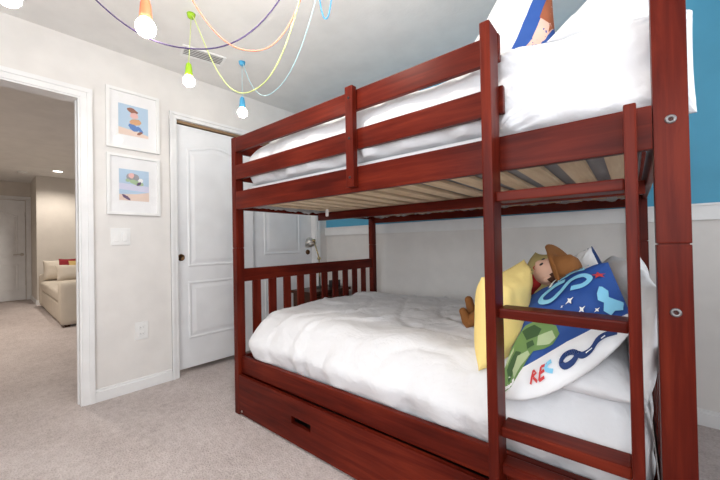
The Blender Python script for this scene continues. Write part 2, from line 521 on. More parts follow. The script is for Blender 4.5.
for i, (x, y, lit, lab) in enumerate([(-5.05, -1.74, True, 'lit round recessed downlight in the hall ceiling'), (-5.50, -2.16, False, 'unlit white round fitting on the hall ceiling beside the lit downlight')]):
    zc = HC - .015
    t = thing('recessed_downlight' if lit else 'smoke_detector', lab, 'ceiling light' if lit else 'smoke detector', (x, y, zc))
    if lit:
        link_mesh('trim_ring', lathe(bmesh.new(), [(.062, -.001), (.065, -.008), (.088, -.004), (.09, 0), (.062, 0)], 28), PLAST, t, True)
        link_mesh('lens', lathe(bmesh.new(), [(0, -.004), (.064, -.004), (.064, -.001), (0, -.001)], 28), CANLIGHT, t, True)
    else:
        link_mesh('housing', lathe(bmesh.new(), [(0, -.03), (.05, -.03), (.065, -.02), (.068, 0), (0, 0)], 28), PLAST, t, True)
        link_mesh('sensor_ring', lathe(bmesh.new(), [(0, -.034), (.02, -.034), (.024, -.03), (0, -.03)], 20), PLAST, t, True)

# sofa along the hall's far room
sx0, sx1, sy0, sy1 = -5.45, -2.93, -1.97, -1.02
sofa = thing('sofa', 'cream upholstered sofa seen through the doorway', 'sofa', ((sx0 + sx1) / 2, (sy0 + sy1) / 2, 0))
def sl(x0, x1, y0, y1, z0, z1, r, n=(20, 14, 10)):
    ox, oy = sofa.location.x, sofa.location.y
    d = lambda p, nn: nn * fbm((p.x * 3, p.y * 3, p.z * 3), 3) * .006
    return rounded_block(x0 - ox, x1 - ox, y0 - oy, y1 - oy, z0, z1, r, r, r, n, d)
link_mesh('base', sl(sx0 + .02, sx1 - .02, sy0 + .02, sy1, .03, .30, .02), SOFA, sofa, True)
link_mesh('armrest', sl(sx1 - .20, sx1, sy0, sy1, .03, .60, .05), SOFA, sofa, True)
link_mesh('armrest', sl(sx0, sx0 + .2, sy0, sy1, .03, .60, .05), SOFA, sofa, True)
link_mesh('backrest', sl(sx0 + .2, sx1 - .2, sy1 - .22, sy1, .30, .84, .07), SOFA, sofa, True)
mid = (sx0 + sx1) / 2
link_mesh('seat_cushion', sl(sx0 + .2, mid, sy0 + .01, sy1 - .22, .30, .47, .05), SOFA, sofa, True)
link_mesh('seat_cushion', sl(mid, sx1 - .2, sy0 + .01, sy1 - .22, .30, .47, .05), SOFA, sofa, True)
for sx in (sx0 + .08, sx1 - .08):
    for sy in (sy0 + .08, sy1 - .08):
        link_mesh('foot', bx(sx - .03 - mid, sx + .03 - mid, sy - .03 - sofa.location.y, sy + .03 - sofa.location.y, 0, .035), DARKWOOD, sofa)
def cushion(name, c, T, mat, label, cat='cushion', **k):
    o = link_mesh(name, pillow_bm(c, T, **k), mat, None, True)
    return tag(rebase(o), label, cat)
cushion('scatter_cushion', [(-3.16, -1.97, .60), (-3.14, -1.50, .60), (-3.19, -1.46, .80), (-3.22, -1.99, .815)], .085, SOFA, 'cream cushion resting against the near arm of the sofa', n=20)
cushion('scatter_cushion', [(-5.12, -1.94, .49), (-5.10, -1.66, .49), (-5.22, -1.62, .83), (-5.24, -1.93, .83)], .09, SOFA, 'cream cushion at the far end of the sofa', n=20)
cushion('scatter_cushion', [(-3.48, -1.92, .64), (-3.46, -1.72, .64), (-3.50, -1.70, .89), (-3.53, -1.91, .89)], .05, REDF, 'small dark red cushion on the sofa behind a cream one', n=18)
cushion('scatter_cushion', [(-3.34, -1.84, .64), (-3.32, -1.50, .64), (-3.38, -1.48, .86), (-3.41, -1.82, .86)], .045, GOLDF, 'small gold cushion on the sofa beside the red one', n=18)

# ------------------------------------------------------------------ wall things
def picture(name, y0, y1, z0, z1, label, art):
    t = thing(name, label, 'picture', (0.001, (y0 + y1) / 2, z0), 0, 'framed prints on the white wall')
    w, h = (y1 - y0) / 2, z1 - z0; f = .02; d = .022
    bm = bmesh.new()
    for a in ((-w, w, 0, f), (-w, w, h - f, h)): box(bm, 0, d, a[0], a[1], a[2], a[3], .002)
    for a in ((-w, -w + f, f, h - f), (w - f, w, f, h - f)): box(bm, 0, d, a[0], a[1], a[2], a[3], .002)
    link_mesh('frame', bm, PLAST, t)
    link_mesh('mat_board', bx(.002, .009, -w + f, w - f, f, h - f), PWHITE, t)
    b = bmesh.new(); mats = []
    pw, pz0, pz1 = w * .56, h * .24, h * .76
    for k, (poly, m) in enumerate(art):
        if m not in mats: mats.append(m)
        vs = [b.verts.new((.0095 + .0002 * k, -pw + 2 * pw * (p[0] + 1) / 2, pz0 + (pz1 - pz0) * (p[1] + 1) / 2)) for p in poly]
        b.faces.new(vs).material_index = mats.index(m)
    link_mesh('print', b, mats, t)
    gb = bmesh.new(); gb.faces.new([gb.verts.new((.015, y, z)) for y, z in ((-w + f, f), (w - f, f), (w - f, h - f), (-w + f, h - f))])
    link_mesh('glass', gb, GLASS, t)
    return t
SKY = plain('print_sky_blue', (.47, .62, .78), .6); SAND = plain('print_sand', (.80, .63, .54), .6); LILAC = plain('print_lilac', (.66, .66, .82), .6)
PBROWN = plain('print_brown', (.30, .12, .08), .6); PTAN = plain('print_tan', (.66, .36, .18), .6); PBLUE = plain('print_blue', (.10, .22, .52), .6)
PGREY = plain('print_grey', (.33, .33, .36), .6); PPURP = plain('print_purple', (.13, .08, .17), .6); PGRN = plain('print_green', (.40, .55, .34), .6); PPINK = plain('print_pink', (.82, .50, .47), .6)
def blob(cx, cy, rx, ry, n=18, rot=0, j=.12, sd=1):
    rr = random.Random(sd); out = []
    for i in range(n):
        a = 2 * PI * i / n; k = 1 + rr.uniform(-j, j)
        x, y = rx * k * math.cos(a), ry * k * math.sin(a)
        out.append((cx + x * math.cos(rot) - y * math.sin(rot), cy + x * math.sin(rot) + y * math.cos(rot)))
    return out
full = [(-1, -1), (1, -1), (1, 1), (-1, 1)]
art1 = [(full, SKY), ([(-1, -1), (1, -1), (1, -.82), (.2, -.66), (-1, -.52)], SAND),
        (blob(-.08, .66, .36, .17, sd=2, rot=-.2), PBROWN), (blob(.04, .36, .28, .2, sd=3), PPINK), (blob(.12, -.06, .4, .22, sd=4, rot=.3), PTAN),
        (blob(-.02, -.45, .34, .2, sd=5, rot=-.5), PBLUE), (blob(.42, -.5, .26, .12, sd=6, rot=-.7), PBLUE), (blob(.4, -.75, .22, .09, sd=7, rot=.5), PBROWN)]
art2 = [(full, SKY), ([(-1, .1), (1, .0), (1, -.4), (-1, -.3)], LILAC), ([(-1, -1), (1, -1), (1, -.4), (.1, -.55), (-1, -.62)], SAND),
        (blob(-.1, .5, .42, .3, sd=12), PGREY), (blob(-.2, .62, .2, .18, sd=13), PPINK), (blob(.15, .18, .5, .16, sd=14, rot=-.2), PGRN),
        (blob(.42, .34, .18, .14, sd=16, rot=.4), PWHITE), (blob(.3, .12, .18, .09, sd=17, rot=.6), PPURP), (blob(-.45, .3, .14, .1, sd=18), PGRN), (blob(-.55, -.8, .3, .1, sd=15, rot=-.5), PPURP)]
picture('picture_frame', -2.053, -1.724, 1.738, 2.162, 'upper of the two white framed prints beside the doorway', art1)
picture('picture_frame', -2.053, -1.724, 1.267, 1.697, 'lower of the two white framed prints, just above the light switch', art2)
sw = thing('light_switch', 'white double rocker light switch plate below the framed prints', 'light switch', (0, -1.973, 1.052))
link_mesh('wall_plate', bx(0, .007, -.058, .058, 0, .119, .003), PLAST, sw)
for y in (-.024, .024): link_mesh('rocker', bx(.006, .012, y - .0165, y + .0165, .026, .093, .003), PLAST, sw)
ou = thing('wall_outlet', 'white double power outlet low on the white wall', 'outlet', (0, -1.852, .362))
link_mesh('wall_plate', bx(0, .007, -.041, .041, 0, .128, .003), PLAST, ou)
for z in (.04, .088):
    r = link_mesh('receptacle', bx(.006, .010, -.017, .017, z - .014, z + .014, .004), PLAST, ou)
    b = bmesh.new()
    for y in (-.007, .007): box(b, .0095, .0108, y - .001, y + .001, z - .004, z + .005)
    link_mesh('slot', b, BLACK, r)

# ceiling vent
vc = Vector((.392, -1.548, HC)); va = math.atan2(.25, .05)
vt = thing('ceiling_vent', 'white slatted air vent in the ceiling', 'vent', vc, va)
bm = bmesh.new(); L, Wd = .145, .075
for a in ((-L, L, -Wd, -Wd + .018), (-L, L, Wd - .018, Wd)): box(bm, a[0], a[1], a[2], a[3], -.008, 0, .002)
for a in ((-L, -L + .018), (L - .018, L)): box(bm, a[0], a[1], -Wd + .018, Wd - .018, -.008, 0, .002)
link_mesh('frame', bm, PLAST, vt)
link_mesh('backing', bx(-L + .018, L - .018, -Wd + .018, Wd - .018, -.002, 0), plain('vent_shadow_grey', (.30, .29, .28), .9), vt)
for k in range(5):
    y = -Wd + .031 + k * .022
    b = bmesh.new(); box(b, -L + .016, L - .016, -.0075, .0075, -.0008, .0008)
    o = link_mesh('louver', b, PLAST, vt); o.location = (0, y, -.007); o.rotation_euler = (.3, 0, 0)

# ------------------------------------------------------------------ pendant lamps with coloured cords
def cordmat(n, c): return plain(n, c, .55)
C_COR = cordmat('coral_silicone', (.80, .20, .09)); C_GRN = cordmat('lime_silicone', (.33, .58, .02)); C_BLU = cordmat('sky_blue_silicone', (.08, .42, .72))
C_PUR = cordmat('purple_cord', (.045, .022, .11)); C_YEL = cordmat('pale_lime_cord', (.66, .76, .28)); C_PAL = cordmat('pale_blue_cord', (.50, .74, .80)); C_CCO = cordmat('coral_cord', (.85, .24, .14)); C_LOOP = cordmat('bright_blue_cord', (.03, .26, .58))
P0 = Vector((1.70, -1.60, HC))
def swag(a, b, sag, skew=0, n=40):
    pts = []
    for i in range(n + 1):
        t = i / n; p = a.lerp(b, t)
        u = t ** (1 + skew) if skew >= 0 else 1 - (1 - t) ** (1 - skew)
        p = p + Vector((0, 0, -sag * (1 - abs(2 * u - 1) ** 2.3)))
        pts.append(p)
    return pts
def pendant(hook, bulb, bs, sock, cordm, sag, start, label, skew=0, via=None, glow=None):
    """hook on the ceiling, bulb centre, socket colour, swag from the shared ceiling point"""
    t = thing('pendant_lamp', label, 'pendant lamp', (hook.x, hook.y, HC), 0, 'pendant bulbs on coloured cords')
    inv = -t.location
    L = lambda p: Vector(p) + inv
    link_mesh('ceiling_hook', lathe(bmesh.new(), [(0, -.028), (.012, -.028), (.020, -.02), (.024, 0), (0, 0)], 20), sock, t, True)
    st = bulb + Vector((0, 0, bs * 3.3))
    h2 = hook + Vector((0, 0, -.026))
    end = hook + Vector((.012, 0, -.012))
    path = swag(Vector((*start, HC)), Vector((*via, HC - .012)) if via else end, sag, skew)
    if via: path += [path[-1].lerp(end, k / 6) for k in range(1, 7)]
    bm = tube(bmesh.new(), [L(p) for p in path], .0029, 8)
    tube(bm, [L(h2), L(h2.lerp(st, .5)), L(st)], .0022, 8)
    link_mesh('cord', bm, cordm, t, True)
    M = Matrix.Translation(L(bulb))
    r = bs
    link_mesh('socket', lathe(bmesh.new(), [(0, r * 3.35), (r * .16, r * 3.32), (r * .40, r * 3.1), (r * .52, r * 2.6), (r * .62, r * 1.4), (r * .62, r * .98), (r * .5, r * .98), (0, r * 1.0)], 24, M), sock, t, True)
    prof = [(r * .48, r * 1.05), (r * .56, r * .85)]
    for k in range(1, 15):
        a = .62 + (PI - .62) * k / 14
        prof.append((r * math.sin(a), r * math.cos(a)))
    prof[-1] = (0, -r)
    link_mesh('bulb', lathe(bmesh.new(), [(0, r * 1.05)] + prof, 28, M), glow or BULB, t, True)
    return t
b2 = Vector((1.292, -2.172, 1.926)); b1 = Vector((.946, -2.545, 2.028)); b3 = Vector((.795, -1.810, 2.004)); b4 = Vector((.53, -1.323, 2.030))
pendant(Vector((b2.x, b2.y, HC)), b2, .037, C_COR, C_CCO, .54, (1.703, -1.597), 'lit pendant bulb hanging from a coral socket', -.2)
pendant(Vector((b1.x, b1.y, HC)), b1, .040, C_PUR, C_PUR, .54, (1.676, -1.621), 'lit pendant bulb nearest the doorway, cut by the picture edge, on a dark purple cord', -.2)
pendant(Vector((.781, -1.787, HC)), b3, .033, C_GRN, C_YEL, .62, (1.806, -1.687), 'lit pendant bulb hanging from a lime green socket', -.2)
pendant(Vector((.518, -1.314, HC)), b4, .036, C_BLU, C_PAL, .42, (1.647, -1.502), 'lit pendant bulb hanging from a sky blue socket', 0)
b5 = Vector((1.84, -2.02, 2.10))  # unseen bulb added above the view to light the upper rails
pendant(Vector((1.84, -2.02, HC)), b5, .040, C_LOOP, C_LOOP, .375, (1.69, -1.61), 'bright blue cord loop under the ceiling, with an unseen bulb added for light', 0, (1.80, -1.58), BULB_ADDED)
# ------------------------------------------------------------------ nightstand and desk lamp behind the footboard
nx0, nx1, ny0, ny1, nz = .10, .43, -.585, -.06, .58
ns = thing('nightstand', 'dark wooden nightstand in the corner behind the footboard', 'nightstand', ((nx0 + nx1) / 2, (ny0 + ny1) / 2, 0))
hx, hy = (nx1 - nx0) / 2, (ny1 - ny0) / 2
link_mesh('top', bx(-hx, hx, -hy, hy, nz - .03, nz, .004), DARKWOOD, ns)
link_mesh('cabinet', bx(-hx + .015, hx - .015, -hy + .015, hy - .015, .12, nz - .03, .003), DARKWOOD, ns)
for sx in (-1, 1):
    for sy in (-1, 1): link_mesh('leg', bx(sx * (hx - .03) - .018, sx * (hx - .03) + .018, sy * (hy - .03) - .018, sy * (hy - .03) + .018, 0, .12, .003), DARKWOOD, ns)
for z0, z1 in ((.14, .33), (.345, .535)):
    dr = link_mesh('drawer', bx(hx - .017, hx - .002, -hy + .03, hy - .03, z0, z1, .003), DARKWOOD, ns)
    M = Matrix.Translation((hx - .002, 0, (z0 + z1) / 2)) @ Matrix.Rotation(PI / 2, 4, 'Y')
    link_mesh('knob', lathe(bmesh.new(), [(0, .026), (.010, .025), (.014, .018), (.008, .008), (.009, 0), (0, 0)], 16, M), BLACK, dr, True)
lb = Vector((.236, -.32, nz))
dl = thing('desk_lamp', 'brass jointed desk lamp standing on the nightstand', 'lamp', lb)
link_mesh('base', lathe(bmesh.new(), [(0, .022), (.02, .022), (.055, .014), (.06, .004), (.06, 0), (0, 0)], 28), BLACK, dl, True)
j1 = Vector((-.006, 0, .305)); j2 = Vector((-.085, 0, .492)); j3 = Vector((-.155, 0, .482))
link_mesh('lower_arm', tube(bmesh.new(), [(0, 0, .02), j1], .008, 10), BRASS, dl, True)
link_mesh('upper_arm', tube(bmesh.new(), [j1, j2], .007, 10), BRASS, dl, True)
for j in (j1, j2):
  bm = lathe(bmesh.new(), [(0, -.016), (.012, -.016), (.015, -.01), (.015, .01), (.012, .016), (0, .016)], 14, Matrix.Translation(j) @ Matrix.Rotation(PI / 2, 4, 'X'))
  link_mesh('joint', bm, BRASS, dl, True)
M = Matrix.Translation(j3) @ Matrix.Rotation(-.55, 4, 'Y')
bm = lathe(bmesh.new(), [(.012, .045), (.022, .04), (.040, .02), (.054, -.008), (.062, -.04), (.060, -.04), (.051, -.008), (.036, .017), (.012, .035)], 28, M)
tube(bm, [j2, j3 + Vector((.01, 0, .022))], .008, 10)
link_mesh('lamp_shade', bm, CHROME, dl, True)
o = link_mesh('box', bx(.255, .315, -.215, -.10, nz, nz + .07, .008), BLACK, None)
tag(rebase(o), 'small black box on the nightstand beside the brass lamp', 'box')

# ------------------------------------------------------------------ bunk bed
bed = thing('bunk_bed', 'cherry wood bunk bed with a built-on ladder', 'bunk bed', (X0, YF, 0), TH)
LW = 2.032; TW = 1.438; ZT = 1.702; ZS = 1.018
def post(s0, s1, t0, t1):
    bm = bx(s0, s1, t0, t1, 0, ZS - .0015, .003); box(bm, s0, s1, t0, t1, ZS + .0015, ZT, .003)
    box(bm, s0 + .004, s1 - .004, t0 + .004, t1 - .004, ZS - .01, ZS + .01)
    return link_mesh('post', bm, WZ, bed)
pl = post(0, .045, 0, .052); post(0, .045, TW - .055, TW)
pr = post(1.968, 2.032, 0, .055); post(1.950, 1.996, TW - .055, TW)
STEEL = plain('dull_steel', (.22, .21, .21), .45, .8)
def bolt(parent, s, t, z, r=.011, m=STEEL):
    M = Matrix.Translation((s, t, z)) @ Matrix.Rotation(PI / 2, 4, 'X')
    bm = lathe(bmesh.new(), [(0, -.002), (r * .4, -.002), (r * .45, .0035), (r * .8, .0035), (r, .0015), (r, 0), (0, 0)], 20, M)
    return link_mesh('bolt', bm, m, parent, True)
bolt(pr, 2.0, 0, 1.32); bolt(pr, 2.0, 0, .853)
UA, UB = 1.574, 1.605      # left ladder upright
def rail(name, s0, s1, t0, t1, z0, z1, m=WX, bev=.004): return link_mesh(name, bx(s0, s1, t0, t1, z0, z1, bev), m, bed)
rail('guard_rail', .046, UB + .002, .0, .022, 1.608, 1.696)
rail('guard_rail', .046, UB + .012, .0, .022, 1.438, 1.526)
rail('side_rail', .046, 1.967, .0, .026, 1.255, 1.364)
rail('side_rail', .046, 1.967, .022, .05, .250, .349)
rail('side_rail', .046, 1.949, TW - .035, TW - .008, 1.218, 1.33)
rail('side_rail', .046, 1.949, TW - .035, TW - .008, .275, .349)
rail('guard_rail', .046, 1.949, TW - .035, TW - .012, 1.608, 1.696)
rail('guard_rail', .046, 1.949, TW - .035, TW - .012, 1.438, 1.526)
bt = rail('rail_batten', .978, 1.020, -.030, -.001, 1.274, 1.706, WZ)
for z in (1.315, 1.482, 1.655): bolt(bt, .999, -.030, z, .0055, BLACK)
# end rails
rail('end_rail', .008, .034, .053, TW - .056, 1.255, 1.364, WY)
rail('end_rail', .008, .030, .053, TW - .056, 1.438, 1.526, WY)
rail('end_rail', .008, .030, .053, TW - .056, 1.608, 1.696, WY)
rail('end_rail', 1.972, 1.994, .056, TW - .056, 1.255, 1.364, WY)
rail('end_rail', .008, .034, .053, TW - .056, .10, .349, WY)
rail('end_rail', 1.974, 1.996, .056, TW - .056, .275, .349, WY)
# footboard and headboard
rail('footboard_rail', .008, .036, .053, TW - .056, .807, .888, WY)
rail('headboard_rail', 1.974, 1.996, .056, TW - .056, .68, .74, WY)
for k in range(10):
    a = .122 + k * .1238
    rail('baluster', .014, .030, a, a + .058, .345, .81, WZ, .003)
for k in range(10):
    a = .122 + k * .1238
    rail('headboard_baluster', 1.979, 1.991, a, a + .058, .345, .685, WZ, .003)
rail('mattress_base', .036, 1.97, .052, TW - .036, .270, .290, WY)
# mattress slats and the beam below them
for k in range(15):
    s = 1.862 - k * .1203
    rail('mattress_slat', s, s + .070, .028, TW - .037, 1.274, 1.290, PINE, .003)
rail('support_beam', .036, 1.970, .695, .735, 1.215, 1.272)
# ladder
lad = bpy.data.objects.new('ladder', None); COL.objects.link(lad); lad.parent = bed
def lpart(name, *a, m=WZ): return link_mesh(name, bx(*a, .005), m, lad)
lpart('upright', UA, UB, -.082, -.001, 0, 1.698)
lpart('upright', 1.911, 1.936, -.082, -.001, 0, 1.354)
for z, b in ((1.152, .016), (.800, .016), (.444, .016), (.333, -.002)):
    lpart('rung', UB, 1.911, -.058, b, z, z + .030, m=WX)

# trundle drawer
td = thing('trundle_drawer', 'cherry wood trundle drawer under the lower bunk', 'drawer', bw(1.0, .5, 0), TH)
bm = bmesh.new()
ts0, ts1, tz0, tz1 = .047, 1.965, .012, .243
hs0, hs1, hz0, hz1 = .545, .690, .112, .150
for a in ((ts0, hs0, tz0, tz1), (hs1, ts1, tz0, tz1), (hs0, hs1, tz0, hz0), (hs0, hs1, hz1, tz1)):
    box(bm, a[0] - 1, a[1] - 1, -.5, -.479, a[2], a[3])
bmesh.ops.remove_doubles(bm, verts=bm.verts, dist=.0005)
link_mesh('front_panel', bm, WX, td)
link_mesh('back_panel', bx(ts0 + .02 - 1, ts1 - .02 - 1, .40, .418, .03, .20), WX, td)
for s in (ts0 + .01, ts1 - .028): link_mesh('side_panel', bx(s - 1, s + .018 - 1, -.479, .40, .03, .20), WY, td)
link_mesh('bottom_panel', bx(ts0 + .028 - 1, ts1 - .028 - 1, -.479, .40, .03, .042), DARK, td)
M = Matrix.Translation((.078 - 1, -.5, .030)) @ Matrix.Rotation(PI / 2, 4, 'X')
link_mesh('screw', lathe(bmesh.new(), [(0, .002), (.006, .002), (.007, 0), (0, 0)], 14, M), CHROME, td, True)

# ------------------------------------------------------------------ bedding
def soft(scale, amp, fold=0.0, ff=9.0):
    def d(p, nn):
        a = fbm((p.x * scale, p.y * scale, p.z * scale), 4) * amp
        if fold:
            w = noise.noise(Vector((p.x * 1.3, p.y * 1.3, 3.1))) * 2.2
            q = p.x * ff * .35 + p.y * ff * .8 + w * 2.0
            a -= (1 - abs(math.sin(q + 1.6 * noise.noise(Vector((p.x * 2.5, p.y * 2.5, 0)))))) ** 6 * fold
        return nn * a
    return d
def bedmesh(name, bm, mat, label, cat):
    bmesh.ops.transform(bm, matrix=BW, verts=bm.verts)
    o = link_mesh(name, bm, mat, None, True)
    return tag(rebase(o), label, cat)
bedmesh('mattress', rounded_block(.05, 1.955, .06, 1.39, 1.291, 1.405, .03, .03, .03, (30, 20, 6)), [SHEET, GREYNET], 'upper bunk mattress with a grey underside, resting on the pine slats', 'mattress')
for p in bpy.data.objects['mattress'].data.polygons:
    if p.normal.z < -.6: p.material_index = 1
def comf(p, nn):
    # soft crumples over the top, gathers down the front
    side = max(0.0, 1 - nn.z * 1.15)
    a = fbm((p.x * 4, p.y * 4, p.z * 4), 4) * .016
    w = noise.noise(Vector((p.x * 1.4, p.y * 1.4, 7.3)))
    a -= (1 - abs(math.sin(p.x * 3.2 + p.y * 6.5 + w * 5))) ** 5 * .013 * (1 - side)
    a += (1 - abs(math.sin(p.x * 4.4 - p.y * 3.1 + w * 6 + 1))) ** 7 * .014 * (1 - side)
    a += math.sin(p.x * 30 + 7 * noise.noise(Vector((p.x * 3, p.z * 2, 0)))) * .008 * side
    a += abs(noise.noise(Vector((p.x * 9, p.y * 3, p.z * 4)))) * .014 * side
    return nn * a
def comf_low(p, nn):
    # swell over the rail in the middle of the front, tuck in below it
    q = comf(p, nn)
    if p.y < .3 and p.z < .55: q = q + Vector((0, -.034 * math.exp(-((p.z - .445) / .055) ** 2), 0))
    if p.z < .36 and nn.y < -.3: q.y = max(q.y, 0)
    # flat underside resting on the base boards
    if (p + q).z < .294: q.z = .294 - p.z
    # a soft crown towards the middle
    q.z += .02 * max(0, nn.z) * math.sin(max(0, min(1, p.y / 1.4)) * PI)
    return q
def comf_up(p, nn):
    q = comf(p, nn)
    if (p + q).z < 1.408: q.z = 1.408 - p.z
    q.z += .105 * max(0, nn.z) * math.sin(max(0, min(1, p.y / 1.4)) * PI) * min(1, max(0, p.x - .05) * 4)
    return q
bedmesh('comforter', rounded_block(.038, 1.965, .056, 1.395, .20, .600, .10, .17, .20, (130, 90, 30), comf_low), LINEN, 'white comforter spread over the lower bunk', 'comforter')
bedmesh('comforter', rounded_block(.05, 1.585, .036, 1.385, 1.37, 1.645, .10, .12, .12, (90, 60, 16), comf_up), LINEN, 'white comforter spread over the upper bunk behind the guard rails', 'comforter')

# wavy hem of the sheet hanging between the slats and the rails
def hem(pts, amp, seed, z1):
    bm = bmesh.new(); n = 120; rows = []
    a, b = pts
    for i in range(n + 1):
        t = i / n; p = Vector(a).lerp(Vector(b), t)
        zl = p.z - .012 - amp * (abs(noise.noise(Vector((t * 9 + seed, 0, 0)))) + .5 * abs(noise.noise(Vector((t * 31 + seed, 2, 0)))))
        off = Vector((-(Vector(b) - Vector(a)).y, (Vector(b) - Vector(a)).x, 0)).normalized() * .006 * math.sin(t * 70 + seed)
        rows.append([bm.verts.new(Vector((p.x, p.y, z)) + off * k) for k, z in ((0, z1), (.5, (z1 + zl) / 2), (1, zl))])
    for r, q in zip(rows, rows[1:]):
        for k in range(2): bm.faces.new((r[k], q[k], q[k + 1], r[k + 1])).smooth = True
    ext = bmesh.ops.solidify(bm, geom=bm.faces[:], thickness=.003)
    return bm
hb = hem(((.05, TW - .040, 1.288), (1.93, TW - .040, 1.288)), .030, 3, 1.30)
merge(hb, hem(((.044, .07, 1.290), (.044, 1.36, 1.290)), .03, 8, 1.30))
tb = rounded_block(.285, .315, .53, .534, 1.222, 1.273, .004, .002, .01, (4, 2, 8)); merge(hb, tb)
bedmesh('bed_sheet', hb, SHEET, 'crumpled white sheet hem hanging below the upper bunk slats', 'sheet')

def pil(name, c, T, mats, label, local=True, cat='pillow', **k):
    if local: c = [bw(*p) for p in c]
    o = link_mesh(name, pillow_bm(c, T, **k), mats, None, True)
    return tag(rebase(o), label, cat)
# upper bunk
pil('pillow', [(2.432, -1.450, 1.372), (2.912, -1.408, 1.352), (2.912, -1.371, 1.632), (2.414, -1.395, 1.682)], .07, LINEN, 'large white pillow at the head of the upper bunk behind the side rail', False, n=56, seed=2, pinch=.015, wr=.014, pw=.5, e=5)
pil('pillow', [(2.548, -1.270, 1.745), (2.905, -1.255, 1.650), (2.915, -1.01, 2.02), (2.835, -1.014, 2.06)], .07, LINEN, 'white pillow leaning behind the large one on the upper bunk', False, n=36, seed=5, pinch=.04)
P3 = [(2.142, -1.24, 1.70), (2.573, -1.164, 1.72), (2.523, -1.026, 2.212), (2.447, -1.069, 2.315)]
pil('pillow', P3, .05, [PWHITE, NAVY, PEACH, RUSSET, LBLUE, DARK], 'white pillow with a blue band leaning on the upper bunk behind the guard rail', False, n=36, seed=9, patches=[
    ([(-.02, -.99), (.99, -.99), (.99, .6), (.64, .6), (.44, .11), (.34, -.17), (.15, -.75)], 1),
    ([(.10, -.99), (.40, -.99), (.54, -.92), (.78, -.72), (.96, -.51), (.99, -.1), (.96, .6), (.95, .3), (.84, .09), (.71, -.27), (.59, -.54), (.49, -.72), (.25, -.94)], 2),
    ([(.65, -.34), (.88, -.44), (.84, -.61), (.99, -.47), (.99, .3), (.86, .1), (.72, -.16)], 3),
    ([(.45, -.90), (.53, -.82), (.58, -.86), (.5, -.94)], 3),
    ([(.94, -.78), (.99, -.74), (.99, -.64), (.95, -.66)], 4)])
# lower bunk: white pillows
pil('pillow', [(1.80, 1.15, .615), (1.885, .50, .615), (1.945, .45, .965), (1.845, 1.10, .945)], .08, LINEN, 'white pillow propped upright at the wall end of the lower bunk head', n=30, seed=11)
pil('pillow', [(1.915, .50, .60), (1.945, .085, .585), (1.975, .09, .90), (1.945, .52, .93)], .035, LINEN, 'white pillow propped at the head beside the large front post', n=30, seed=12)
pil('pillow', [(1.66, .055, .60), (1.925, .075, .585), (1.90, .50, .66), (1.69, .52, .66)], .06, LINEN, 'white pillow lying flat under the blue printed pillow', n=36, seed=13, pinch=.03)
# blue printed pillow (front)
pt = [([(-.99, -.99), (.99, -.99), (.9, -.72), (.7, -.68), (.51, -.64), (.18, -.61), (-.19, -.64), (-.6, -.69), (-.84, -.8)], 1)]
pt += [([(-.86, -.96), (-.97, -.61), (-.97, -.3), (-.82, -.14), (-.6, -.05), (-.42, -.06), (-.26, -.14), (.01, -.3), (.07, -.45), (-.04, -.54), (-.17, -.55), (-.35, -.52), (-.45, -.6), (-.52, -.7), (-.7, -.89)], 2),
       ([(-.66, -.11), (-.4, -.12), (-.24, -.25), (-.3, -.32), (-.52, -.3)], 3), ([(-.84, -.65), (-.72, -.39), (-.59, -.45), (-.68, -.71), (-.75, -.84)], 3),
       ([(-.3, -.32), (-.05, -.35), (.01, -.48), (-.09, -.52), (-.3, -.46)], 4), ([(-.65, -.49), (-.45, -.48), (-.4, -.55), (-.54, -.65), (-.65, -.8), (-.7, -.68)], 4),
       ([(-.9, -.5), (-.8, -.3), (-.76, -.38), (-.86, -.6)], 4), ([(-.5, -.36), (-.38, -.36), (-.34, -.44), (-.46, -.46)], 3)]
for a in ([(.31, -.86), (.25, -.80), (.16, -.79), (.09, -.84), (.13, -.90), (.23, -.90), (.31, -.86)], [(.31, -.86), (.36, -.90), (.46, -.90), (.56, -.85), (.68, -.86), (.80, -.92)]):
    pt += [(q, 5) for q in stroke(smooth2(a, 4), .062)]
for a in ([(.13, -.845), (.22, -.845)], [(.40, -.90), (.48, -.89)], [(.56, -.855), (.66, -.862)]):
    pt += [(q, 1) for q in stroke(a, .012)]
pt += [(q, 6) for q in stroke(smooth2([(-.04, -.77), (-.10, -.79), (-.11, -.84), (-.03, -.88)], 4), .045)]
for a in ([(-.36, -.91), (-.30, -.79)], [(-.30, -.79), (-.26, -.83), (-.33, -.85)], [(-.31, -.86), (-.26, -.91)], [(-.23, -.91), (-.18, -.79)], [(-.23, -.91), (-.15, -.90)], [(-.21, -.85), (-.14, -.84)], [(-.18, -.79), (-.10, -.79)]):
    pt += [(q, 7) for q in stroke(a, .028)]
# big light blue letters along the upper part
pt += [(q, 6) for q in stroke(smooth2([(.29, .25), (.51, .20), (.65, .29), (.56, .46), (.31, .50), (.09, .34), (-.11, .21), (-.31, .30), (-.35, .46), (-.11, .60), (.16, .585)], 5), .105)]
pt += [(q, 6) for q in stroke(smooth2([(-.02, .70), (.26, .76), (.58, .70)], 4), .075)]
pt += [(q, 1) for q in stroke(smooth2([(-.21, .66), (-.08, .88), (.25, .87)], 4), .08)]
pt += [(q, 6) for q in stroke(smooth2([(.10, .94), (.35, .90), (.66, .82)], 4), .06)]
pt += [(star((.25, -.02), .085), 1), (star((.44, -.29), .07), 1), (star((.65, -.44), .05), 1), (star((.11, -.06), .03), 1), (star((.80, .36), .12, 5, .4), 7)]
pt.append(([(.76, .01), (.80, -.01), (.86, -.12), (.84, -.27), (.92, -.38), (.99, -.46), (.95, -.66), (.86, -.60), (.80, -.66), (.73, -.52), (.76, -.36), (.69, -.26), (.70, -.12)], 6))
B1 = [(2.425, -1.485, .518), (2.779, -1.366, .780), (2.696, -1.099, .948), (2.441, -1.169, .802)]
